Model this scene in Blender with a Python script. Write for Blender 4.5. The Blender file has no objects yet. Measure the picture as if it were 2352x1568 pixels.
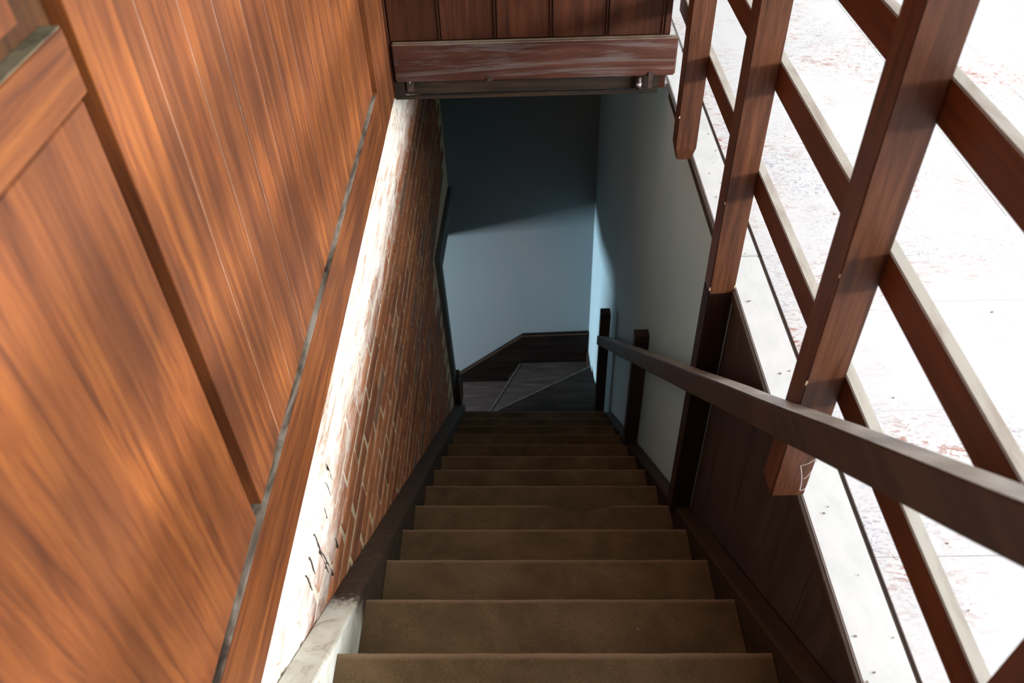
import bpy, bmesh, math, random
from mathutils import Vector, Matrix

random.seed(7)
S = bpy.context.scene
COL = S.collection

# ---------------------------------------------------------------- camera
RIGHT = Vector((0.99962185, -0.00144943, -0.02746023))
UP = Vector((0.02112115, 0.67992765, 0.73297495))
FWD = Vector((-0.01760857, 0.73327777, -0.67970115))
cam_data = bpy.data.cameras.new('camera')
cam = bpy.data.objects.new('camera', cam_data)
COL.objects.link(cam)
S.camera = cam
rot = Matrix((RIGHT, UP, -FWD)).transposed().to_4x4()
cam.matrix_world = rot
cam_data.sensor_width = 36.0
cam_data.sensor_fit = 'HORIZONTAL'
cam_data.lens = 1861.674 / 2352 * 36.0
cam_data.clip_start = 0.02
cam_data.dof.use_dof = True
cam_data.dof.focus_distance = 2.1
cam_data.dof.aperture_fstop = 5.0

# ---------------------------------------------------------------- world, lights, exposure
w = bpy.data.worlds.new('sky')
S.world = w
w.use_nodes = True
wb = w.node_tree.nodes['Background']
wb.inputs[0].default_value = (0.75, 0.88, 1.0, 1)
wb.inputs[1].default_value = 1.0

S.view_settings.view_transform = 'Standard'
S.view_settings.look = 'None'
S.view_settings.exposure = 0.0
S.view_settings.gamma = 1.0
S.view_settings.use_curve_mapping = False


def area(name, loc, target, sx, sy, power, color):
    d = bpy.data.lights.new(name, 'AREA')
    d.shape = 'RECTANGLE'
    d.size = sx
    d.size_y = sy
    d.energy = power
    d.color = color
    o = bpy.data.objects.new(name, d)
    COL.objects.link(o)
    o.location = loc
    v = Vector(target) - Vector(loc)
    o.rotation_euler = v.to_track_quat('-Z', 'Y').to_euler()
    return o


FL = -1.27          # upper floor level (camera is the origin)
XW = 5.2            # window wall
WZ0, WZ1 = -0.42, 0.60
WIN_Y = [(-2.7, -0.9), (-0.5, 1.3), (1.7, 3.1)]
WIN_P = [350, 440, 200]
for k, (a, b) in enumerate(WIN_Y):
    area('window_daylight', (XW - 0.02, (a + b) / 2, (WZ0 + WZ1) / 2), (0, (a + b) / 2, (WZ0 + WZ1) / 2),
         b - a - 0.1, WZ1 - WZ0 - 0.1, WIN_P[k], (0.93, 0.97, 1.0))
area('lower_window_daylight', (-2.60, 3.00, -3.27), (0, 3.8, -3.27), 0.62, 0.36, 105.0, (0.80, 0.92, 1.0))

# ---------------------------------------------------------------- materials


class NT:
    def __init__(self, name):
        m = bpy.data.materials.new(name)
        m.use_nodes = True
        self.m = m
        self.t = m.node_tree
        self.b = self.t.nodes['Principled BSDF']

    def n(self, typ, **kw):
        nd = self.t.nodes.new(typ)
        for k, v in kw.items():
            if k.startswith('i_'):
                nd.inputs[k[2:].replace('_', ' ')].default_value = v
            else:
                setattr(nd, k, v)
        return nd

    def l(self, a, b):
        self.t.links.new(a, b)

    def ramp(self, src, stops, interp='LINEAR'):
        r = self.n('ShaderNodeValToRGB')
        r.color_ramp.interpolation = interp
        e = r.color_ramp.elements
        while len(e) < len(stops):
            e.new(0.5)
        for k, (p, c) in enumerate(stops):
            e[k].position = p
            e[k].color = (c[0], c[1], c[2], 1) if isinstance(c, (tuple, list)) else (c, c, c, 1)
        self.l(src, r.inputs[0])
        return r.outputs[0]

    def mix(self, fac, a, b, mode='MIX'):
        x = self.n('ShaderNodeMix', data_type='RGBA', blend_type=mode)
        for sock, v in ((x.inputs[0], fac), (x.inputs[6], a), (x.inputs[7], b)):
            if isinstance(v, (int, float)):
                sock.default_value = v
            elif isinstance(v, (tuple, list)):
                sock.default_value = (v[0], v[1], v[2], 1)
            else:
                self.l(v, sock)
        return x.outputs[2]

    def math(self, op, a, b=None, clamp=False):
        x = self.n('ShaderNodeMath', operation=op, use_clamp=clamp)
        for k, v in enumerate((a, b)):
            if v is None:
                continue
            if isinstance(v, (int, float)):
                x.inputs[k].default_value = v
            else:
                self.l(v, x.inputs[k])
        return x.outputs[0]

    def coords(self, scale, world=False, rnd=True):
        if world:
            g = self.n('ShaderNodeNewGeometry')
            src = g.outputs['Position']
        else:
            src = self.n('ShaderNodeTexCoord').outputs['Object']
        mp = self.n('ShaderNodeMapping')
        mp.inputs['Scale'].default_value = scale
        self.l(src, mp.inputs[0])
        if rnd and not world:
            oi = self.n('ShaderNodeObjectInfo')
            r = self.math('MULTIPLY', oi.outputs['Random'], 37.0)
            self.l(r, mp.inputs['Location'])
        return mp.outputs[0]

    def noise(self, co, scale, detail=4, rough=0.55, dist=0.0):
        x = self.n('ShaderNodeTexNoise')
        x.inputs['Scale'].default_value = scale
        x.inputs['Detail'].default_value = detail
        x.inputs['Roughness'].default_value = rough
        x.inputs['Distortion'].default_value = dist
        self.l(co, x.inputs['Vector'])
        return x.outputs['Fac']

    def bump(self, h, strength, dist=0.002):
        x = self.n('ShaderNodeBump')
        x.inputs['Strength'].default_value = strength
        x.inputs['Distance'].default_value = dist
        self.l(h, x.inputs['Height'])
        self.l(x.outputs[0], self.b.inputs['Normal'])


def wood(name, axis, dark, mid, light, rough=0.4, coat=0.0, spec=0.3, dust=None, blotch=0.5, grain=1.0, worn=None, coat_rough=0.25, gloss_var=0.0):
    """varnished timber, grain along one axis"""
    t = NT(name)
    k = {'x': (0.06, 1, 1), 'y': (1, 0.06, 1), 'z': (1, 1, 0.06)}[axis]
    k2 = {'x': (0.35, 1, 1), 'y': (1, 0.35, 1), 'z': (1, 1, 0.30)}[axis]
    co = t.coords(k)
    co2 = t.coords(k2)
    g1 = t.noise(co, 150 * grain, 6, 0.65, 0.6)
    g2 = t.noise(co, 34 * grain, 5, 0.6, 1.2)
    bl = t.noise(co2, 8.5, 3, 0.55, 0.6)
    v = t.math('ADD', t.math('MULTIPLY', g1, 0.35), t.math('MULTIPLY', g2, 0.65))
    col = t.ramp(v, [(0.30, dark), (0.48, mid), (0.68, light)])
    blm = t.ramp(bl, [(0.36, 0.0), (0.62, 1.0)])
    inv = t.math('SUBTRACT', 1.0, blm)
    col = t.mix(t.math('MULTIPLY', inv, blotch), col, dark)
    if worn:
        wn = t.noise(co, 26, 6, 0.7, 1.5)
        wl = t.noise(t.coords((0.6, 1, 1)), 4, 2, 0.5, 0.3)
        f = t.ramp(t.math('ADD', wn, t.math('MULTIPLY', wl, 0.5)), [(0.78, 0.0), (0.92, 0.8)])
        col = t.mix(f, col, worn)
    if dust:
        # pale dust lies on the level top faces
        gn = t.n('ShaderNodeNewGeometry')
        sp = t.n('ShaderNodeSeparateXYZ')
        t.l(gn.outputs['Normal'], sp.inputs[0])
        up = t.ramp(sp.outputs['Z'], [(0.55, 0.0), (0.85, 1.0)])
        dn = t.ramp(t.noise(t.coords((1, 0.3, 1)), 18, 5, 0.6, 0.5), [(0.3, 0.45), (0.55, 1.0)])
        col = t.mix(t.math('MULTIPLY', up, dn), col, dust)
    t.l(col, t.b.inputs['Base Color'])
    rr = t.math('ADD', t.math('MULTIPLY', g2, 0.22 + gloss_var), rough - 0.11)
    t.l(rr, t.b.inputs['Roughness'])
    t.b.inputs['Coat Weight'].default_value = coat
    t.b.inputs['Specular IOR Level'].default_value = spec
    t.b.inputs['Coat Roughness'].default_value = coat_rough
    t.bump(v, 0.25, 0.0015)
    return t.m


def plain(name, col, rough=0.6, metal=0.0, var=0.15, scale=30, bump=0.1):
    t = NT(name)
    co = t.coords((1, 1, 1))
    n1 = t.noise(co, scale, 5, 0.6)
    c2 = tuple(c * (1 - var * 2) for c in col)
    t.l(t.ramp(n1, [(0.3, c2), (0.65, col)]), t.b.inputs['Base Color'])
    t.b.inputs['Roughness'].default_value = rough
    t.b.inputs['Metallic'].default_value = metal
    t.bump(n1, bump, 0.002)
    return t.m


PD, PM, PLT = (0.065, 0.021, 0.010), (0.200, 0.057, 0.015), (0.35, 0.110, 0.022)
M_panel = wood('varnished_panel_upright', 'z', PD, PM, PLT, rough=0.45, coat=0.22, spec=0.4, blotch=0.55, coat_rough=0.38)
M_panel_y = wood('varnished_panel_level', 'y', PD, PM, PLT, rough=0.45, coat=0.22, spec=0.4, blotch=0.45, coat_rough=0.38)
M_partition = wood('varnished_board_upright', 'z', (0.022, 0.007, 0.004), (0.052, 0.016, 0.007), (0.095, 0.030, 0.011), rough=0.5, spec=0.2, blotch=0.6)
M_header = wood('worn_board_level', 'x', (0.030, 0.010, 0.006), (0.070, 0.022, 0.013), (0.11, 0.040, 0.026), rough=0.55, blotch=0.4, worn=(0.13, 0.105, 0.095), dust=(0.20, 0.17, 0.12))
M_beam = wood('sooty_beam', 'x', (0.006, 0.004, 0.003), (0.018, 0.010, 0.005), (0.055, 0.030, 0.012), rough=0.7, blotch=0.3)
M_post = wood('stained_post_upright', 'z', (0.032, 0.011, 0.006), (0.092, 0.032, 0.014), (0.165, 0.062, 0.026), rough=0.45, coat=0.05, spec=0.25, blotch=0.35, grain=1.5)
M_rail = wood('stained_rail_level', 'y', (0.045, 0.013, 0.005), (0.095, 0.029, 0.010), (0.145, 0.047, 0.015), rough=0.45, coat=0.0, spec=0.2, blotch=0.3, grain=1.4, dust=(0.36, 0.34, 0.30))
M_hand = wood('worn_handrail_wood', 'y', (0.022, 0.013, 0.010), (0.045, 0.027, 0.018), (0.075, 0.045, 0.030), rough=0.42, coat=0.05, blotch=0.4, dust=(0.36, 0.325, 0.28))
M_fascia = wood('dark_fascia_board', 'z', (0.020, 0.013, 0.012), (0.043, 0.029, 0.026), (0.070, 0.047, 0.040), rough=0.5, spec=0.2, blotch=0.4)
M_stringer = wood('dark_stringer_wood', 'y', (0.020, 0.012, 0.008), (0.045, 0.026, 0.015), (0.075, 0.042, 0.022), rough=0.55, blotch=0.4)
M_gap = wood('unvarnished_gap_wood', 'z', (0.020, 0.008, 0.004), (0.070, 0.026, 0.008), (0.14, 0.055, 0.014), rough=0.6, blotch=0.6)


def dusty():
    t = NT('dusty_ledge_wood')
    co = t.coords((1, 0.25, 1))
    n = t.noise(co, 30, 5, 0.6, 0.5)
    t.l(t.ramp(n, [(0.36, (0.025, 0.014, 0.009)), (0.48, (0.14, 0.11, 0.08)), (0.62, (0.32, 0.29, 0.24))]), t.b.inputs['Base Color'])
    t.b.inputs['Roughness'].default_value = 0.85
    t.bump(n, 0.5, 0.002)
    return t.m


M_dust = dusty()
M_moss = plain('mossy_ledge', (0.16, 0.14, 0.085), 0.9, var=0.35, scale=40)
M_nose = plain('scuffed_nosing', (0.11, 0.092, 0.08), 0.6, var=0.3, scale=40)
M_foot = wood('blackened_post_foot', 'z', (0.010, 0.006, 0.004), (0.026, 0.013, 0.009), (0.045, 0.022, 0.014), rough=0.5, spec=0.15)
M_black = wood('blackened_skirting', 'x', (0.004, 0.003, 0.002), (0.009, 0.006, 0.005), (0.016, 0.011, 0.008), rough=0.6, spec=0.1)


def tread_mat():
    t = NT('scuffed_brown_tread_paint')
    co = t.coords((1, 1, 1))
    n = t.noise(co, 7, 5, 0.6, 0.3)
    f = t.noise(co, 420, 3, 0.7)
    c = t.ramp(n, [(0.3, (0.078, 0.049, 0.023)), (0.6, (0.138, 0.088, 0.043)), (0.75, (0.19, 0.13, 0.075))])
    c = t.mix(t.ramp(f, [(0.35, 0.55), (0.65, 0.0)]), c, (0.03, 0.018, 0.01))
    sp = t.noise(t.coords((1, 1, 1)), 95, 2, 0.5)
    c = t.mix(t.ramp(sp, [(0.76, 0.0), (0.79, 0.6)]), c, (0.30, 0.22, 0.15))
    gc = t.n('ShaderNodeTexCoord')
    sp2 = t.n('ShaderNodeSeparateXYZ')
    t.l(gc.outputs['Generated'], sp2.inputs[0])
    edge = t.ramp(t.math('ADD', sp2.outputs['Y'], t.math('MULTIPLY', t.math('SUBTRACT', f, 0.5), 0.03)), [(0.955, 0.0), (0.985, 0.7)])
    c = t.mix(edge, c, (0.19, 0.125, 0.075))
    t.l(c, t.b.inputs['Base Color'])
    t.b.inputs['Roughness'].default_value = 0.72
    t.b.inputs['Specular IOR Level'].default_value = 0.12
    t.bump(f, 0.35, 0.001)
    return t.m


M_tread = tread_mat()
M_riser = wood('brown_riser_wood', 'x', (0.016, 0.010, 0.006), (0.030, 0.018, 0.011), (0.05, 0.030, 0.018), rough=0.7, spec=0.1, blotch=0.4)
M_winder_pale = wood('pale_scuffed_winder_wood', 'x', (0.028, 0.022, 0.020), (0.060, 0.048, 0.043), (0.11, 0.09, 0.08), rough=0.6, blotch=0.4, spec=0.1)
M_winder = wood('grey_worn_winder_wood', 'x', (0.012, 0.009, 0.008), (0.028, 0.022, 0.019), (0.055, 0.044, 0.038), rough=0.6, blotch=0.4, spec=0.1)


def cap_mat():
    t = NT('stringer_lit_shaded_tone')
    co = t.coords((1, 0.5, 1))
    n = t.noise(co, 14, 5, 0.65, 1.0)
    f = t.noise(co, 60, 4, 0.6, 0.4)
    geo = t.n('ShaderNodeNewGeometry')
    sep = t.n('ShaderNodeSeparateXYZ')
    t.l(geo.outputs['Position'], sep.inputs[0])
    # daylight painted in: pale lit top length, darker shaded length below
    y = t.math('ADD', sep.outputs['Y'], t.math('MULTIPLY', f, 0.12))
    m = t.ramp(y, [(0.95, 0.0), (1.0, 1.0)])
    pale = t.ramp(n, [(0.30, (0.30, 0.25, 0.18)), (0.42, (0.50, 0.47, 0.39)), (0.6, (0.60, 0.60, 0.54))])
    shaded = t.ramp(f, [(0.3, (0.018, 0.011, 0.007)), (0.7, (0.075, 0.048, 0.030))])
    t.l(t.mix(m, pale, shaded), t.b.inputs['Base Color'])
    t.b.inputs['Roughness'].default_value = 0.6
    t.bump(f, 0.25, 0.002)
    return t.m


M_cap = cap_mat()


def plaster(name, a, b, scale=1.3, top=None):
    t = NT(name)
    co = t.coords((1, 1, 0.45), world=True)
    n = t.noise(co, scale, 4, 0.55, 0.4)
    f = t.noise(t.coords((1, 1, 1), world=True), 70, 4, 0.6)
    c = t.ramp(n, [(0.35, a), (0.65, b)])
    c = t.mix(t.ramp(f, [(0.70, 0.0), (0.78, 0.4)]), c, tuple(v * 0.6 for v in a))
    t.l(c, t.b.inputs['Base Color'])
    t.b.inputs['Roughness'].default_value = 0.75
    t.bump(f, 0.2, 0.002)
    return t.m


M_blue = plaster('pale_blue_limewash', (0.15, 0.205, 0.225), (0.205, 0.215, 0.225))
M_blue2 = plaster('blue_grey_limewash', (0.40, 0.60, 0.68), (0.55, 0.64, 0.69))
M_white = plain('room_plaster', (0.70, 0.69, 0.66), 0.8, var=0.02)
M_ceil = plain('ceiling_plaster', (0.80, 0.80, 0.77), 0.8, var=0.02)
M_lower = plain('grey_lower_plaster', (0.10, 0.11, 0.11), 0.8, var=0.05)


def brick_mat():
    t = NT('old_orange_brick')
    oi = t.n('ShaderNodeObjectInfo')
    base = t.ramp(oi.outputs['Random'], [(0.0, (0.22, 0.070, 0.028)), (0.4, (0.37, 0.115, 0.036)), (0.75, (0.46, 0.17, 0.065)), (1.0, (0.20, 0.12, 0.085))])
    n = t.noise(t.coords((1, 0.4, 1), world=True), 45, 5, 0.65, 0.6)
    c = t.mix(t.ramp(n, [(0.35, 0.6), (0.6, 0.0)]), base, (0.12, 0.05, 0.025))
    geo = t.n('ShaderNodeNewGeometry')
    sep = t.n('ShaderNodeSeparateXYZ')
    t.l(geo.outputs['Position'], sep.inputs[0])
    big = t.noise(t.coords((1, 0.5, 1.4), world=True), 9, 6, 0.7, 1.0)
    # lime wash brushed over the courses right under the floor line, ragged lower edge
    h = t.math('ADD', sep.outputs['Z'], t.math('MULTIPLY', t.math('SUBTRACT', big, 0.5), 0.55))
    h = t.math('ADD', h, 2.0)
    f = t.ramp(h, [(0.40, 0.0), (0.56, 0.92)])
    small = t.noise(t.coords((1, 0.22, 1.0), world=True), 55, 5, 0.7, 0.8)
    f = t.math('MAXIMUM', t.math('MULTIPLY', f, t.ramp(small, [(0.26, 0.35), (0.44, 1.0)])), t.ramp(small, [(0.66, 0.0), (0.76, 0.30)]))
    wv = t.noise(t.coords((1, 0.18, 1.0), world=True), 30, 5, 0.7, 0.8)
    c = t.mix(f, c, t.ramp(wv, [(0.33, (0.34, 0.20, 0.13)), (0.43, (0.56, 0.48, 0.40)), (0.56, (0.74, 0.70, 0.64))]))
    t.l(c, t.b.inputs['Base Color'])
    t.b.inputs['Roughness'].default_value = 0.85
    t.bump(n, 0.7, 0.004)
    return t.m


def mortar_mat():
    t = NT('sandy_lime_mortar')
    n = t.noise(t.coords((1, 0.6, 1), world=True), 60, 5, 0.65)
    b = t.noise(t.coords((1, 1, 1), world=True), 5, 3, 0.5)
    c = t.ramp(n, [(0.3, (0.42, 0.30, 0.16)), (0.6, (0.72, 0.56, 0.35))])
    geo = t.n('ShaderNodeNewGeometry')
    sep = t.n('ShaderNodeSeparateXYZ')
    t.l(geo.outputs['Position'], sep.inputs[0])
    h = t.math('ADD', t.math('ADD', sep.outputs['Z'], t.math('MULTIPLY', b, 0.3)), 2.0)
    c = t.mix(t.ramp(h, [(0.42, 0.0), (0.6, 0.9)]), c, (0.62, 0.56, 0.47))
    t.l(c, t.b.inputs['Base Color'])
    t.b.inputs['Roughness'].default_value = 0.9
    t.bump(n, 0.9, 0.006)
    return t.m


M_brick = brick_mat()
M_mortar = mortar_mat()


def tile_mat():
    t = NT('veined_white_floor_tile')
    co = t.coords((1, 1, 1), world=True)
    patch = t.noise(co, 2.6, 3, 0.55, 0.3)
    dir_ = t.coords((1.0, 2.2, 1), world=True)
    s1 = t.noise(dir_, 26, 7, 0.72, 1.6)
    s2 = t.noise(dir_, 34, 7, 0.75, 2.2)
    warm = t.noise(co, 5.5, 2, 0.5)
    pk = t.ramp(s1, [(0.51, 0.0), (0.57, 1.0)])
    gy = t.ramp(s2, [(0.52, 0.0), (0.59, 1.0)])
    pm = t.ramp(patch, [(0.40, 0.08), (0.62, 1.0)])
    wm = t.ramp(warm, [(0.42, 0.0), (0.56, 1.0)])
    base = (0.41, 0.405, 0.415)
    c = t.mix(t.math('MULTIPLY', t.math('MULTIPLY', pk, pm), wm), base, (0.22, 0.085, 0.055))
    c = t.mix(t.math('MULTIPLY', t.math('MULTIPLY', gy, pm), t.math('SUBTRACT', 1.0, wm)), c, (0.15, 0.14, 0.18))
    t.l(c, t.b.inputs['Base Color'])
    t.b.inputs['Roughness'].default_value = 0.33
    t.bump(s1, 0.12, 0.001)
    return t.m


M_tile = tile_mat()


def border_mat():
    t = NT('white_painted_edge_board')
    co = t.coords((1, 0.5, 1), world=True)
    n = t.noise(co, 30, 4, 0.6)
    sp = t.noise(t.coords((1, 1, 1), world=True), 60, 2, 0.5)
    c = t.ramp(n, [(0.3, (0.38, 0.385, 0.385)), (0.6, (0.43, 0.43, 0.43))])
    c = t.mix(t.ramp(sp, [(0.76, 0.0), (0.79, 0.7)]), c, (0.25, 0.18, 0.14))
    t.l(c, t.b.inputs['Base Color'])
    t.b.inputs['Roughness'].default_value = 0.4
    return t.m


M_border = border_mat()
M_joint = plain('dark_floor_joint', (0.06, 0.04, 0.03), 0.9)
M_grout = plain('pale_tile_grout', (0.50, 0.50, 0.51), 0.8, var=0.02)
M_filler = plain('cream_joint_filler', (0.50, 0.33, 0.22), 0.7, var=0.25)
M_iron = plain('rusty_iron', (0.10, 0.065, 0.055), 0.5, 0.5, var=0.3, scale=60)
M_zinc = plain('dull_zinc', (0.45, 0.43, 0.44), 0.4, 0.6, var=0.2, scale=60)
M_web = plain('cobweb_silk', (0.8, 0.78, 0.75), 0.6, var=0.02)
M_bare = plain('bare_pale_wood_chip', (0.55, 0.42, 0.30), 0.8, var=0.1)
M_chip = plain('paint_flake', (0.25, 0.17, 0.12), 0.8, var=0.4, scale=90)
M_frame = plain('white_window_paint', (0.8, 0.8, 0.78), 0.5, var=0.02)

# ---------------------------------------------------------------- mesh helpers


def add_box(bm, x0, x1, y0, y1, z0, z1, f=None):
    vs = []
    for z in (z0, z1):
        for (x, y) in ((x0, y0), (x1, y0), (x1, y1), (x0, y1)):
            p = Vector((x, y, z))
            vs.append(bm.verts.new(f(p) if f else p))
    for q in ((3, 2, 1, 0), (4, 5, 6, 7), (0, 1, 5, 4), (1, 2, 6, 5), (2, 3, 7, 6), (3, 0, 4, 7)):
        bm.faces.new([vs[i] for i in q])
    return vs


def add_prism(bm, pts, axis, a, b):
    """polygon pts extruded along axis from a to b (pts are the other two coordinates in xyz order)"""
    def mk(p, t):
        if axis == 'x':
            return Vector((t, p[0], p[1]))
        if axis == 'y':
            return Vector((p[0], t, p[1]))
        return Vector((p[0], p[1], t))
    A = [bm.verts.new(mk(p, a)) for p in pts]
    B = [bm.verts.new(mk(p, b)) for p in pts]
    bm.faces.new(A)
    bm.faces.new(B[::-1])
    n = len(pts)
    for i in range(n):
        j = (i + 1) % n
        bm.faces.new((A[j], A[i], B[i], B[j]))


def tag(o, label=None, cat=None, group=None, kind=None):
    if label:
        o['label'] = label
    if cat:
        o['category'] = cat
    if group:
        o['group'] = group
    if kind:
        o['kind'] = kind
    return o


def origin(parent):
    p = Vector((0, 0, 0))
    while parent is not None:
        p += parent.location
        parent = parent.parent
    return p


def obj(name, bm, mat, parent=None, bevel=0.0, seg=2, smooth=False):
    bmesh.ops.recalc_face_normals(bm, faces=bm.faces[:])
    if bevel > 0:
        bmesh.ops.bevel(bm, geom=bm.edges[:], offset=bevel, segments=seg, affect='EDGES', clamp_overlap=True)
    lo = Vector((min(v.co.x for v in bm.verts), min(v.co.y for v in bm.verts), min(v.co.z for v in bm.verts)))
    hi = Vector((max(v.co.x for v in bm.verts), max(v.co.y for v in bm.verts), max(v.co.z for v in bm.verts)))
    c = (lo + hi) / 2
    for v in bm.verts:
        v.co -= c
    me = bpy.data.meshes.new(name)
    bm.to_mesh(me)
    bm.free()
    me.materials.append(mat)
    if smooth:
        for p in me.polygons:
            p.use_smooth = True
    o = bpy.data.objects.new(name, me)
    COL.objects.link(o)
    o.location = c - origin(parent)
    if parent is not None:
        o.parent = parent
    return o


def box(name, x0, x1, y0, y1, z0, z1, mat, parent=None, bevel=0.0, f=None, seg=2):
    bm = bmesh.new()
    add_box(bm, x0, x1, y0, y1, z0, z1, f)
    return obj(name, bm, mat, parent, bevel, seg)


def prism(name, pts, axis, a, b, mat, parent=None, bevel=0.0):
    bm = bmesh.new()
    add_prism(bm, pts, axis, a, b)
    return obj(name, bm, mat, parent, bevel)


def empty(name, loc, label=None, cat=None, group=None, kind=None):
    o = bpy.data.objects.new(name, None)
    COL.objects.link(o)
    o.location = loc
    o.empty_display_size = 0.1
    return tag(o, label, cat, group, kind)


def struct(o):
    o['kind'] = 'structure'
    return o


def boxes(name, lst, mat, parent=None, bevel=0.0):
    bm = bmesh.new()
    for b in lst:
        add_box(bm, *b)
    return obj(name, bm, mat, parent, bevel)


# ---------------------------------------------------------------- key positions
XF = -0.4355        # face of the panelled wall
XB = -0.445         # face of the brick wall
XE = 0.513          # floor edge / right wall of the well
YH = 2.627          # header across the end of the well
XL, XR = -0.382, 0.468
NSTEP = 13


def tilt(x):
    return -0.0282 * (x - 0.043)


def step_y(i):
    return 0.749 + 0.2171 * i


def step_z(i):
    return -1.529 - 0.1805 * i


def capr(y):
    return -1.686 - 0.85 * (y - 0.98)


def capl(y):
    return -1.66 - 0.825 * (y - 0.972)


# ---------------------------------------------------------------- room shell
CEIL = 1.25
floor = struct(boxes('floor', [
    (XE + 0.004, XW + 0.2, -3.0, 5.2, FL - 0.14, FL - 0.008),
    (-0.60, XE + 0.004, YH + 0.06, 5.2, FL - 0.022, FL - 0.008),
    (-0.60, XE + 0.004, -3.0, 0.40, FL - 0.14, FL - 0.008)], M_grout))
struct(box('ceiling', -0.6, XW + 0.2, -3.0, 5.2, CEIL, CEIL + 0.1, M_ceil))
struct(box('wall_back', -0.6, XW + 0.2, -3.1, -3.0, FL, CEIL, M_fascia))
struct(box('wall_front', -0.6, XW + 0.2, 5.1, 5.2, FL, CEIL, M_white))
bm = bmesh.new()
add_box(bm, XW, XW + 0.2, -3.0, 5.1, FL, WZ0)
add_box(bm, XW, XW + 0.2, -3.0, 5.1, WZ1, CEIL)
ys = [-3.0] + [v for ab in WIN_Y for v in ab] + [5.1]
for k in range(0, len(ys), 2):
    add_box(bm, XW, XW + 0.2, ys[k], ys[k + 1], WZ0, WZ1)
struct(obj('wall_right', bm, M_white))
for k, (a, b) in enumerate(WIN_Y):
    m = (a + b) / 2
    fr = boxes('window_%d' % (k + 1), [
        (XW + 0.08, XW + 0.14, a, b, WZ0, WZ0 + 0.05), (XW + 0.08, XW + 0.14, a, b, WZ1 - 0.05, WZ1),
        (XW + 0.08, XW + 0.14, a, a + 0.05, WZ0 + 0.05, WZ1 - 0.05), (XW + 0.08, XW + 0.14, b - 0.05, b, WZ0 + 0.05, WZ1 - 0.05),
        (XW + 0.08, XW + 0.14, m - 0.025, m + 0.025, WZ0 + 0.05, WZ1 - 0.05)], M_frame)
    struct(fr)

# floor edge board along the well: two lengths with a butt joint, then the tiles
for (a, b) in ((-0.4, 0.30), (0.302, 1.673), (1.676, 2.96)):
    box('edge_board', XE + 0.002, 0.600, a, b, FL - 0.03, FL, M_border, floor, 0.0025)
box('edge_strip', XE - 0.006, XE + 0.002, 0.40, 1.54, FL - 0.030, FL - 0.004, M_stringer, floor, 0.001)
box('edge_strip', XE - 0.006, XE + 0.002, 1.60, 2.62, FL - 0.030, FL - 0.004, M_stringer, floor, 0.001)
box('joint_strip', 0.600, 0.608, -0.4, 2.96, FL - 0.02, FL - 0.005, M_joint, floor)
TS = 0.345
for i in range(6):
    for j in range(14):
        x0 = 0.608 + i * TS
        y0 = -0.59 + j * TS
        box('tile', x0 + 0.0003, x0 + TS - 0.0003, y0 + 0.0003, y0 + TS - 0.0003, FL - 0.009, FL + random.uniform(-0.0006, 0.0006), M_tile, floor, 0.0006, seg=1)
for i in range(4):
    for j in range(5):
        x0 = -0.60 + i * 0.30
        y0 = 2.70 + 0.26 + j * TS
        if y0 > 4.6:
            continue
        box('tile', x0 + 0.001, min(x0 + 0.299, 0.599), y0, y0 + TS - 0.002, FL - 0.009, FL, M_tile, floor, 0.0015, seg=1)

# ---------------------------------------------------------------- left wall: joinery above the floor line
wl = struct(box('wall_left', -0.62, -0.4645, -3.0, 5.1, FL, CEIL, M_gap))
TOPZ = CEIL
RZ = -1.105         # top of the bottom rail
box('bottom_rail', -0.475, XF, -1.2, 2.315, FL - 0.003, RZ, M_panel_y, wl, 0.0015)
# dusty top edge of the bottom rail
box('rail_ledge', -0.464, XF - 0.001, -1.2, 2.291, RZ, RZ + 0.0012, M_dust, wl)
XP = -0.4470
box('joint_filler', -0.475, XP + 0.0004, 0.90, 2.291, RZ + 0.006, TOPZ, M_filler, wl)
e = [0.803, 0.902]
y = 0.955
while y < 2.2:
    e.append(y)
    y += 0.1215
e = e[:-1] + [2.170, 2.291]
for k in range(len(e) - 1):
    a, b = e[k], e[k + 1]
    if k == 0:
        box('stile', -0.475, XP + 0.003, a, b - 0.0004, RZ + 0.006, TOPZ, M_panel, wl, 0.001)
    else:
        g = 0.0010
        box('plank', XP - 0.0006, XP + 0.001, a + g, b - g, RZ + 0.006, TOPZ, M_panel, wl, 0.0005, seg=1)
# far corner stile runs down flush with the bottom rail
box('stile', -0.475, XF - 0.0005, 2.3165, YH, FL - 0.003, TOPZ, M_panel, wl, 0.0015)
box('corner_bead', -0.475, XF + 0.006, YH - 0.016, YH - 0.001, FL - 0.001, TOPZ, M_partition, wl, 0.002)
# nearer bay: large flat panel, cross rail, upper panel
box('panel', -0.475, XP + 0.002, -1.2, 0.772, RZ + 0.006, -0.368, M_panel, wl, 0.0015)
box('cross_rail', -0.475, XP + 0.003, -1.2, 0.785, -0.3665, -0.298, M_panel_y, wl, 0.002)
box('cross_rail_ledge', -0.464, XP + 0.002, -1.2, 0.782, -0.298, -0.2965, M_moss, wl)
box('panel', -0.4648, -0.4605, -1.2, 0.745, -0.280, TOPZ, M_panel, wl, 0.001)

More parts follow.
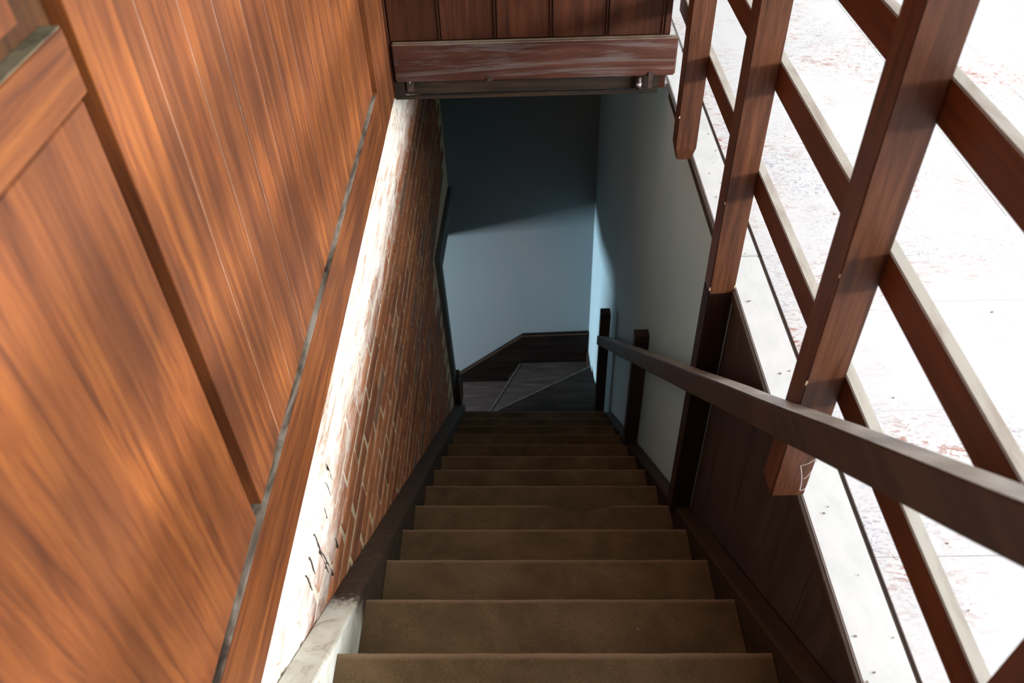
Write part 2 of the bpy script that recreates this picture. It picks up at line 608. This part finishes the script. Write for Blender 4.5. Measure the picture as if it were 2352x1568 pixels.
# ---------------------------------------------------------------- left wall below the floor: brick
JT, JB = 3.27, 3.43     # the jamb of the opening leans a little
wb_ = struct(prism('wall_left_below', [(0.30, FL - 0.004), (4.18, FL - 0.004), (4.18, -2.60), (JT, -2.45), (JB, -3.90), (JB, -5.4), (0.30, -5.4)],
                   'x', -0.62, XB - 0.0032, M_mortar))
CRACKS = [(1.124, -1.397, 1.129, -1.462), (1.089, -1.418, 1.097, -1.474), (1.039, -1.438, 1.041, -1.482),
          (0.955, -1.413, 0.956, -1.474), (0.956, -1.474, 0.976, -1.573), (0.976, -1.573, 0.983, -1.650),
          (0.957, -1.439, 0.955, -1.510), (0.955, -1.510, 0.961, -1.576), (1.048, -1.568, 1.054, -1.626),
          (0.861, -1.415, 0.864, -1.479), (0.901, -1.413, 0.899, -1.474)]
brick_meshes = []
for k in range(8):
    bm = bmesh.new()
    L, H, D = 0.214, 0.0535, 0.05
    vs = add_box(bm, -D / 2, D / 2, -L / 2, L / 2, -H / 2, H / 2)
    bmesh.ops.subdivide_edges(bm, edges=[ed for ed in bm.edges if abs((ed.verts[0].co - ed.verts[1].co).y) > 0.1], cuts=2)
    for v in bm.verts:
        if v.co.x > 0:
            v.co += Vector((random.uniform(-0.0010, 0.0010), random.uniform(-0.005, 0.005), random.uniform(-0.0035, 0.0035)))
    bmesh.ops.recalc_face_normals(bm, faces=bm.faces[:])
    bmesh.ops.bevel(bm, geom=[ed for ed in bm.edges if all(v.co.x > 0.01 for v in ed.verts) and len(ed.link_faces) == 2 and ed.calc_face_angle(0) > 0.6],
                    offset=0.004, segments=1, affect='EDGES')
    me = bpy.data.meshes.new('brick')
    bm.to_mesh(me)
    bm.free()
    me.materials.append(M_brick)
    brick_meshes.append(me)
PZ = 0.066
nb = 0
r = 0
while True:
    zc = FL - 0.040 - r * PZ
    if zc < -3.75:
        break
    yc = 0.42 + (0.117 if r % 2 else 0)
    while yc < 4.2:
        jam = (JT + (JB - JT) * (-2.45 - zc) / 1.45 - 0.02) if zc < -2.45 else 4.16
        if zc < -2.42 and zc > -2.75:
            jam = min(jam, 3.2)
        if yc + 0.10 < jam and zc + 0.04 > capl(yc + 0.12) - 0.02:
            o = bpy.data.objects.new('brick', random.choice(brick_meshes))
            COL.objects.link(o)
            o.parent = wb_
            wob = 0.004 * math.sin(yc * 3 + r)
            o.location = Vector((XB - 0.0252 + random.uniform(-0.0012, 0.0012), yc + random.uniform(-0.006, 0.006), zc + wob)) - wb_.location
            o.rotation_euler = (random.uniform(-0.02, 0.02), 0, random.uniform(-0.004, 0.004))
            nb += 1
        yc += 0.2285
    r += 1
print('bricks', nb)
for (y0, z0, y1, z1) in CRACKS:
    d = Vector((0, y1 - y0, z1 - z0)).normalized()
    n = Vector((0, -d.z, d.y)) * 0.0022
    bm = bmesh.new()
    A, B = Vector((XB + 0.0012, y0, z0)), Vector((XB + 0.0012, y1, z1))
    M1, M2 = A.lerp(B, 0.35) + n * 0.6, A.lerp(B, 0.7) - n * 0.5
    poly = [A, M1 + n, M2 + n, B, M2 - n, M1 - n]
    vs = [bm.verts.new(p) for p in poly]
    wsv = [bm.verts.new(p - Vector((0.003, 0, 0))) for p in poly]
    bm.faces.new(vs)
    bm.faces.new(wsv[::-1])
    for i in range(6):
        bm.faces.new((vs[i], vs[(i + 1) % 6], wsv[(i + 1) % 6], wsv[i]))
    obj('crack', bm, M_joint, wb_)

# plaster casing round the opening at the foot of the flight
prism('casing', [(JT - 0.03, -2.43), (4.175, -2.60), (4.175, -2.72), (JT + 0.075, -2.56), (JB + 0.03, -3.60), (JB - 0.055, -3.60)],
      'x', -0.62, -0.424, M_lower, wb_, 0.004)

# ---------------------------------------------------------------- far wall, right wall below the floor
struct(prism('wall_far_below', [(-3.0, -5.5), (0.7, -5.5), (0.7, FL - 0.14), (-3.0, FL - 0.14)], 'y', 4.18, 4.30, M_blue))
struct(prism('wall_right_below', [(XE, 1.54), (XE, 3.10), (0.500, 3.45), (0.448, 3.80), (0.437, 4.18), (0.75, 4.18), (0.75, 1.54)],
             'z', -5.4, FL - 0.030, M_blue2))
fas = struct(box('wall_right_fascia', XE + 0.004, 0.60, 0.30, 1.54, -3.4, FL - 0.030, M_fascia))
for (a, b) in ((0.405, 0.80), (0.802, 1.20), (1.202, 1.538)):
    box('fascia_board', XE - 0.0005, XE + 0.004, a, b, -2.5, FL - 0.031, M_fascia, fas, 0.001, seg=1)
struct(box('wall_under_landing', -0.62, 0.60, 0.28, 0.40, -5.4, FL - 0.14, M_lower))
struct(box('floor_lower', -3.0, 0.75, 0.28, 4.30, -5.5, -5.4, M_lower))
struct(box('wall_near_below', -3.0, -0.62, 2.37, 2.50, -5.4, -2.4, M_lower))
struct(box('ceiling_lower_baffle', -3.0, -0.62, 2.50, 4.18, -2.98, -2.40, M_lower))  # unseen; hung low to cut window light off the upper far wall
struct(boxes('wall_left_lower', [(-2.80, -2.65, 2.50, 4.18, -5.4, -3.45), (-2.80, -2.65, 2.50, 4.18, -3.05, -2.5),
                                 (-2.80, -2.65, 2.50, 2.65, -3.45, -3.05), (-2.80, -2.65, 3.35, 4.18, -3.45, -3.05)], M_lower))
struct(boxes('window_4', [(-2.76, -2.72, 2.65, 3.35, -3.45, -3.41), (-2.76, -2.72, 2.65, 3.35, -3.09, -3.05),
                          (-2.76, -2.72, 2.65, 2.69, -3.41, -3.09), (-2.76, -2.72, 3.31, 3.35, -3.41, -3.09),
                          (-2.76, -2.72, 2.99, 3.01, -3.41, -3.09)], M_frame))
# wide skirting that follows the winders on the far wall
tr = struct(prism('baseboard_far', [(0.437, -3.785), (-0.025, -3.795), (-0.56, -4.215), (-1.10, -4.62), (-1.10, -5.00), (-0.56, -4.60), (-0.025, -4.085), (0.437, -4.085)],
                  'y', 4.152, 4.18, M_black, None, 0.002))
prism('skirting_cap', [(0.436, -3.784), (-0.025, -3.794), (-0.56, -4.214), (-1.10, -4.619), (-1.10, -4.630), (-0.56, -4.225), (-0.025, -3.805), (0.436, -3.795)], 'y', 4.148, 4.153, M_stringer, tr)
struct(box('baseboard_right', 0.425, 0.437, 3.90, 4.152, -4.056, -3.96, M_stringer, None, 0.002))

# ---------------------------------------------------------------- staircase
st = empty('staircase', (0, step_y(0), step_z(0)), 'steep dark wooden staircase going down between brick and blue walls, turning left at its foot', 'staircase')


def tf(p):
    return Vector((p.x, p.y, p.z + tilt(p.x)))


def make_tread(i):
    yn, z = step_y(i), step_z(i)
    back = yn - 0.2171 - 0.006
    if i == 0:
        back = 0.42
    n = 24
    bm = bmesh.new()
    top_f, bot_f, top_b, bot_b = [], [], [], []
    for k in range(n + 1):
        x = XL + (XR - XL) * k / n
        dy = random.uniform(-0.0007, 0.0007)
        if i == 4:      # worn hollow in the nosing
            u = (x - 0.17) / 0.085
            dy -= 0.020 * math.exp(-u ** 4)
        for lst, yy, zz in ((top_f, yn + dy, z), (bot_f, yn + dy, z - 0.026), (top_b, back, z), (bot_b, back, z - 0.026)):
            lst.append(bm.verts.new(tf(Vector((x, yy, zz)))))
    for k in range(n):
        bm.faces.new((top_f[k], top_f[k + 1], top_b[k + 1], top_b[k]))
        bm.faces.new((bot_f[k + 1], bot_f[k], bot_b[k], bot_b[k + 1]))
        bm.faces.new((top_f[k + 1], top_f[k], bot_f[k], bot_f[k + 1]))
        bm.faces.new((top_b[k], top_b[k + 1], bot_b[k + 1], bot_b[k]))
    bm.faces.new((top_f[0], top_b[0], bot_b[0], bot_f[0]))
    bm.faces.new((top_b[-1], top_f[-1], bot_f[-1], bot_b[-1]))
    obj('tread', bm, M_tread, st)
    box('riser', XL, XR, yn - 0.030, yn - 0.012, step_z(i + 1) + 0.0, z - 0.026, M_riser, st, f=tf)


for i in range(NSTEP):
    make_tread(i)
box('riser', XL, XR, 0.40, 0.418, step_z(0), FL - 0.03, M_riser, st)

# stringers with their capping
ya, yb = 0.53, 3.36
prism('stringer', [(ya, capl(ya) - 0.004), (yb, capl(yb) - 0.004), (yb, capl(yb) - 0.62), (ya, capl(ya) - 0.62)], 'x', XB + 0.002, XL - 0.001, M_cap, st)
prism('stringer_cap', [(ya, capl(ya)), (yb, capl(yb)), (yb, capl(yb) - 0.012), (ya, capl(ya) - 0.012)], 'x', XB + 0.001, XL + 0.001, M_cap, st, 0.002)
prism('stringer', [(ya, capr(ya) - 0.02), (3.33, capr(3.33) - 0.02), (3.33, capr(3.33) - 0.50), (ya, capr(ya) - 0.50)], 'x', XR + 0.001, XE - 0.002, M_riser, st)
prism('stringer_cap', [(ya, capr(ya)), (1.540, capr(1.540)), (1.540, capr(1.540) - 0.018), (ya, capr(ya) - 0.018)], 'x', XR - 0.002, XE - 0.003, M_stringer, st, 0.0015)
prism('stringer_cap', [(1.600, capr(1.600)), (3.30, capr(3.30)), (3.30, capr(3.30) - 0.018), (1.600, capr(1.600) - 0.018)], 'x', XR - 0.002, XE - 0.003, M_stringer, st, 0.0015)
# newel block at the turn
box('newel', XB + 0.002, -0.405, 3.362, 3.455, -5.38, -3.42, M_stringer, st, 0.003)

# winders, fanning round the newel
PV = (-0.385, 3.42)
w1 = [(XL, 3.345), (XE - 0.03, 3.345), (0.445, 3.80), (0.433, 3.925), PV]
w2 = [PV, (0.436, 3.925), (0.436, 4.150), (-0.046, 4.150)]
w3 = [PV, (-0.046, 4.150), (-0.47, 4.150), (-0.43, 3.46)]
w4 = [(-0.43, 3.46), (-0.47, 4.150), (-0.75, 4.150), (-0.75, 3.46)]
zz = [-3.8755, -4.056, -4.2365, -4.417]
for k, wp in enumerate((w1, w2, w3, w4)):
    prism('winder_tread', wp, 'z', zz[k] - 0.03, zz[k], M_winder if k == 0 else M_winder_pale, st, 0.003)
    c = (sum(p[0] for p in wp) / len(wp), sum(p[1] for p in wp) / len(wp))
    inner = [(c[0] + (p[0] - c[0]) * 0.96, c[1] + (p[1] - c[1]) * 0.96) for p in wp]
    prism('winder_riser', inner, 'z', -5.40, zz[k] - 0.03, M_riser, st)
for (p, q, z_) in (((0.430, 3.921), PV, zz[0]), ((-0.050, 4.145), PV, zz[1])):
    d = Vector((q[0] - p[0], q[1] - p[1])).normalized()
    n = Vector((-d.y, d.x))
    if n.dot(Vector((1, -1))) < 0:
        n = -n
    pts = [(p[0], p[1]), (q[0] - d.x * 0.03, q[1] - d.y * 0.03), (q[0] - d.x * 0.03 + n.x * 0.013, q[1] - d.y * 0.03 + n.y * 0.013), (p[0] + n.x * 0.013, p[1] + n.y * 0.013)]
    prism('nosing', pts, 'z', z_ - 0.004, z_ + 0.0035, M_nose, st, 0.001)
for k in range(4):
    x1 = -0.75 - 0.25 * k
    z1 = -4.60 - 0.18 * k
    box('tread', x1 - 0.25, x1 + 0.01, 3.46, 4.150, z1 - 0.03, z1, M_winder, st)
    box('riser', x1 - 0.24, x1, 3.46, 4.150, -5.40, z1 - 0.03, M_riser, st)

# ---------------------------------------------------------------- header and partition across the end of the well
PX1 = 0.493
pa = struct(box('wall_partition', XF + 0.001, PX1, YH + 0.012, YH + 0.055, FL - 0.0, CEIL, M_partition))
pe = [XF + 0.008, -0.256, -0.073, 0.108, 0.290, 0.472, PX1]
for k in range(len(pe) - 1):
    a, b = pe[k], pe[k + 1]
    box('plank', a + 0.001, b - 0.001, YH + 0.002, YH + 0.012, -1.079, CEIL, M_partition, pa, 0.001, seg=1)
    if k < len(pe) - 2:
        for q in (-0.010, -0.001):
            box('bead', b + q, b + q + 0.005, YH - 0.003, YH + 0.003, -1.078, CEIL, M_partition, pa, 0.0015)
trim = struct(box('trim_1', XF + 0.012, 0.518, YH - 0.022, YH + 0.001, -1.212, -1.080, M_header, None, 0.005, seg=3))
hb = struct(box('trim_2', XF + 0.002, 0.468, YH, YH + 0.050, FL + 0.004, -1.213, M_beam, None, 0.003))
box('beam_lip', XF + 0.002, 0.468, YH - 0.010, YH, FL - 0.010, FL + 0.004, M_beam, hb, 0.003)
box('beam_block', XF + 0.004, -0.395, YH - 0.012, YH, FL + 0.006, -1.216, M_beam, hb, 0.002)

# small iron fittings under the header board
lt = empty('sliding_bolt', (0.40, YH - 0.01, -1.24), 'small iron bolt with pale tip under the right end of the header board', 'bolt')
bm = bmesh.new()
bmesh.ops.create_cone(bm, cap_ends=True, segments=16, radius1=0.008, radius2=0.008, depth=0.040,
                      matrix=Matrix.Translation((0.400, YH - 0.016, -1.238)))
obj('bolt_pin', bm, M_iron, lt, smooth=True)
bm = bmesh.new()
bmesh.ops.create_cone(bm, cap_ends=True, segments=16, radius1=0.0095, radius2=0.0095, depth=0.012,
                      matrix=Matrix.Translation((0.400, YH - 0.016, -1.243)))
obj('bolt_collar', bm, M_zinc, lt, smooth=True)
box('bolt_plate', 0.388, 0.412, YH - 0.006, YH, -1.264, -1.214, M_iron, lt, 0.001)
hs = box('hanging_strap', 0.428, 0.444, YH - 0.027, YH - 0.0225, -1.252, -1.196, M_iron, None, 0.0008)
tag(hs, 'flat iron strap hanging off the right end of the header board', 'strap')
kp = empty('keeper_catch', (-0.375, YH - 0.018, -1.235), 'small iron catch under the left end of the header board', 'catch')
box('catch_plate', -0.388, -0.364, YH - 0.012, YH, -1.250, -1.214, M_iron, kp, 0.001)
bm = bmesh.new()
bmesh.ops.create_uvsphere(bm, u_segments=10, v_segments=6, radius=0.004, matrix=Matrix.Translation((-0.376, YH - 0.016, -1.214)))
obj('nail_head', bm, M_zinc, kp, smooth=True)
pl = box('iron_tab', -0.113, -0.094, YH - 0.0245, YH - 0.0222, -1.214, -1.196, M_iron, None, 0.0005)
tag(pl, 'little brown iron tab nailed at the middle of the header board lower edge', 'tab')

# ---------------------------------------------------------------- balustrade on the floor edge
bal = empty('balustrade', (XE, 1.2, FL), 'red-brown wooden balustrade of square posts and level rails along the white floor edge', 'balustrade')
XP0, PS = 0.4513, 0.0572
PTOP = -0.16


def post(y0, z0, cham=0.0, top=PTOP):
    bm = bmesh.new()
    if cham:
        n = 0.010
        lo = [bm.verts.new(p) for p in ((XP0 + n, y0 + n, z0), (XE - n, y0 + n, z0), (XE - n, y0 + PS - n, z0), (XP0 + n, y0 + PS - n, z0))]
        md = [bm.verts.new(p) for p in ((XP0, y0, z0 + cham), (XE, y0, z0 + cham), (XE, y0 + PS, z0 + cham), (XP0, y0 + PS, z0 + cham))]
        hi = [bm.verts.new(p) for p in ((XP0, y0, top), (XE, y0, top), (XE, y0 + PS, top), (XP0, y0 + PS, top))]
        bm.faces.new(lo[::-1])
        bm.faces.new(hi)
        for A, B in ((lo, md), (md, hi)):
            for i in range(4):
                j = (i + 1) % 4
                bm.faces.new((A[i], A[j], B[j], B[i]))
    else:
        add_box(bm, XP0, XE, y0, y0 + PS, z0, top)
    return obj('post', bm, M_post, bal, 0.0022)


post(0.305, FL + 0.006)
post(0.916, FL + 0.012)
post(1.541, -1.285)
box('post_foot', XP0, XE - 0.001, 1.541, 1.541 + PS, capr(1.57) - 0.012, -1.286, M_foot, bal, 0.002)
post(2.137, FL + 0.006, 0.042)
for zb in (-1.004, -0.758, -0.501, -0.245):
    box('rail', XE + 0.0003, XE + 0.0203, -0.9, YH + 0.001, zb, zb + 0.062, M_rail, bal, 0.0018)
box('top_rail', XP0 - 0.012, XE + 0.025, -0.9, YH + 0.001, PTOP, PTOP + 0.04, M_rail, bal, 0.004)

rc = random.Random(11)
for (x, y, z, sz) in ((XP0, 0.916, -0.955, 0.006), (XP0, 0.916, -1.030, 0.005), (XP0, 1.541, -1.268, 0.006), (XE, 1.541, -1.262, 0.005),
                      (XP0, 2.137, -1.120, 0.005), (XP0, 0.916, -0.735, 0.004), (XP0, 1.541, -1.02, 0.004)):
    bm = bmesh.new()
    vs = [bm.verts.new((x + (0.0008 if x == XE else -0.0008) + (1 if x < 0.5 else -1) * sz * 0.35 * (1 + math.cos(a)) * rc.uniform(0.6, 1.1), y - 0.0006, z + sz * math.sin(a) * rc.uniform(0.7, 1.2))) for a in (0, 1.05, 2.1, 3.14, 4.2, 5.2)]
    wv = [bm.verts.new(v.co + Vector((0, 0.0012, 0))) for v in vs]
    bm.faces.new(vs)
    bm.faces.new(wv[::-1])
    for i in range(6):
        bm.faces.new((vs[i], vs[(i + 1) % 6], wv[(i + 1) % 6], wv[i]))
    obj('paint_chip', bm, M_bare, bal)

# ---------------------------------------------------------------- sloping handrail
hr = empty('handrail', (0.43, 1.9, -1.9), 'dark worn sloping handrail fixed across the inside of the posts down the stairs', 'handrail')


def hz(y):
    return -1.052 - 0.852 * (y - 0.973)


bm = bmesh.new()
ya_, yb_ = 0.02, 3.43
N = 24
rings = []
for k in range(N + 1):
    y = ya_ + (yb_ - ya_) * k / N
    d = 0.0012 * math.sin(k * 1.7)
    rings.append([bm.verts.new((x, y, hz(y) + dz + d)) for x, dz in
                  ((0.4085, -0.072), (0.4500, -0.072), (XP0 - 0.0004, -0.069), (XP0 - 0.0004, -0.003), (0.448, 0.0), (0.4100, 0.0), (0.4070, -0.004), (0.4070, -0.069))])
for k in range(N):
    A, B = rings[k], rings[k + 1]
    for i in range(8):
        j = (i + 1) % 8
        bm.faces.new((A[i], A[j], B[j], B[i]))
bm.faces.new(rings[0])
bm.faces.new(rings[-1][::-1])
obj('rail', bm, M_hand, hr)
box('post', XP0, XE - 0.002, 2.478, 2.525, capr(2.5) - 0.004, -2.285, M_fascia, hr, 0.0018)
box('post', 0.4075 + 0.006, 0.468, 3.362, 3.418, -3.8755, -2.93, M_fascia, hr, 0.0018)

# ---------------------------------------------------------------- small details: cobweb, flakes on the edge board
bm = bmesh.new()
yy = 0.9145
for pts in ([(0.487, yy - 0.001, -1.165), (0.499, yy - 0.004, -1.20), (0.500, yy - 0.003, -1.235)],
            [(0.487, yy - 0.001, -1.165), (0.502, yy - 0.006, -1.155), (0.5125, yy - 0.001, -1.140)],
            [(0.499, yy - 0.004, -1.20), (0.506, yy - 0.004, -1.195), (0.5125, yy - 0.001, -1.17)],
            [(0.500, yy - 0.003, -1.235), (0.507, yy - 0.003, -1.238), (0.5125, yy - 0.001, -1.225)]):
    P = [Vector(p) for p in pts]
    sub = []
    for q in range(9):
        u = q / 8
        sub.append(P[0] * (1 - u) ** 2 + P[1] * 2 * u * (1 - u) + P[2] * u * u)
    prev = None
    for p in sub:
        ring = [bm.verts.new(p + Vector((dx, 0, dz))) for dx, dz in ((-0.0004, -0.0004), (0.0004, -0.0004), (0.0, 0.0005))]
        if prev:
            for i in range(3):
                bm.faces.new((prev[i], prev[(i + 1) % 3], ring[(i + 1) % 3], ring[i]))
        prev = ring
cw = obj('cobweb', bm, M_web)
tag(cw, 'wisp of white cobweb on the foot of the post just above the handrail crossing', 'cobweb')

bm = bmesh.new()
rr = random.Random(3)
for k in range(46):
    x = rr.uniform(XE + 0.008, 0.597) if k % 3 else rr.uniform(0.62, 1.1)
    y = rr.uniform(0.45, 2.4)
    s = rr.uniform(0.0012, 0.0035)
    a = rr.uniform(0, 3.1)
    vs = [bm.verts.new((x + s * rr.uniform(0.6, 1.3) * math.cos(a + q), y + s * 0.6 * math.sin(a + q), FL + 0.0007)) for q in (0, 1.3, 2.6, 3.9, 5.1)]
    bm.faces.new(vs)
    t_ = [bm.verts.new(v.co + Vector((0, 0, 0.0012))) for v in vs]
    bm.faces.new(t_)
    for i in range(5):
        bm.faces.new((vs[i], vs[(i + 1) % 5], t_[(i + 1) % 5], t_[i]))
fk = obj('paint_flakes', bm, M_chip)
tag(fk, 'scattered brown flakes and dirt specks on the white floor edge', 'debris', kind='stuff')
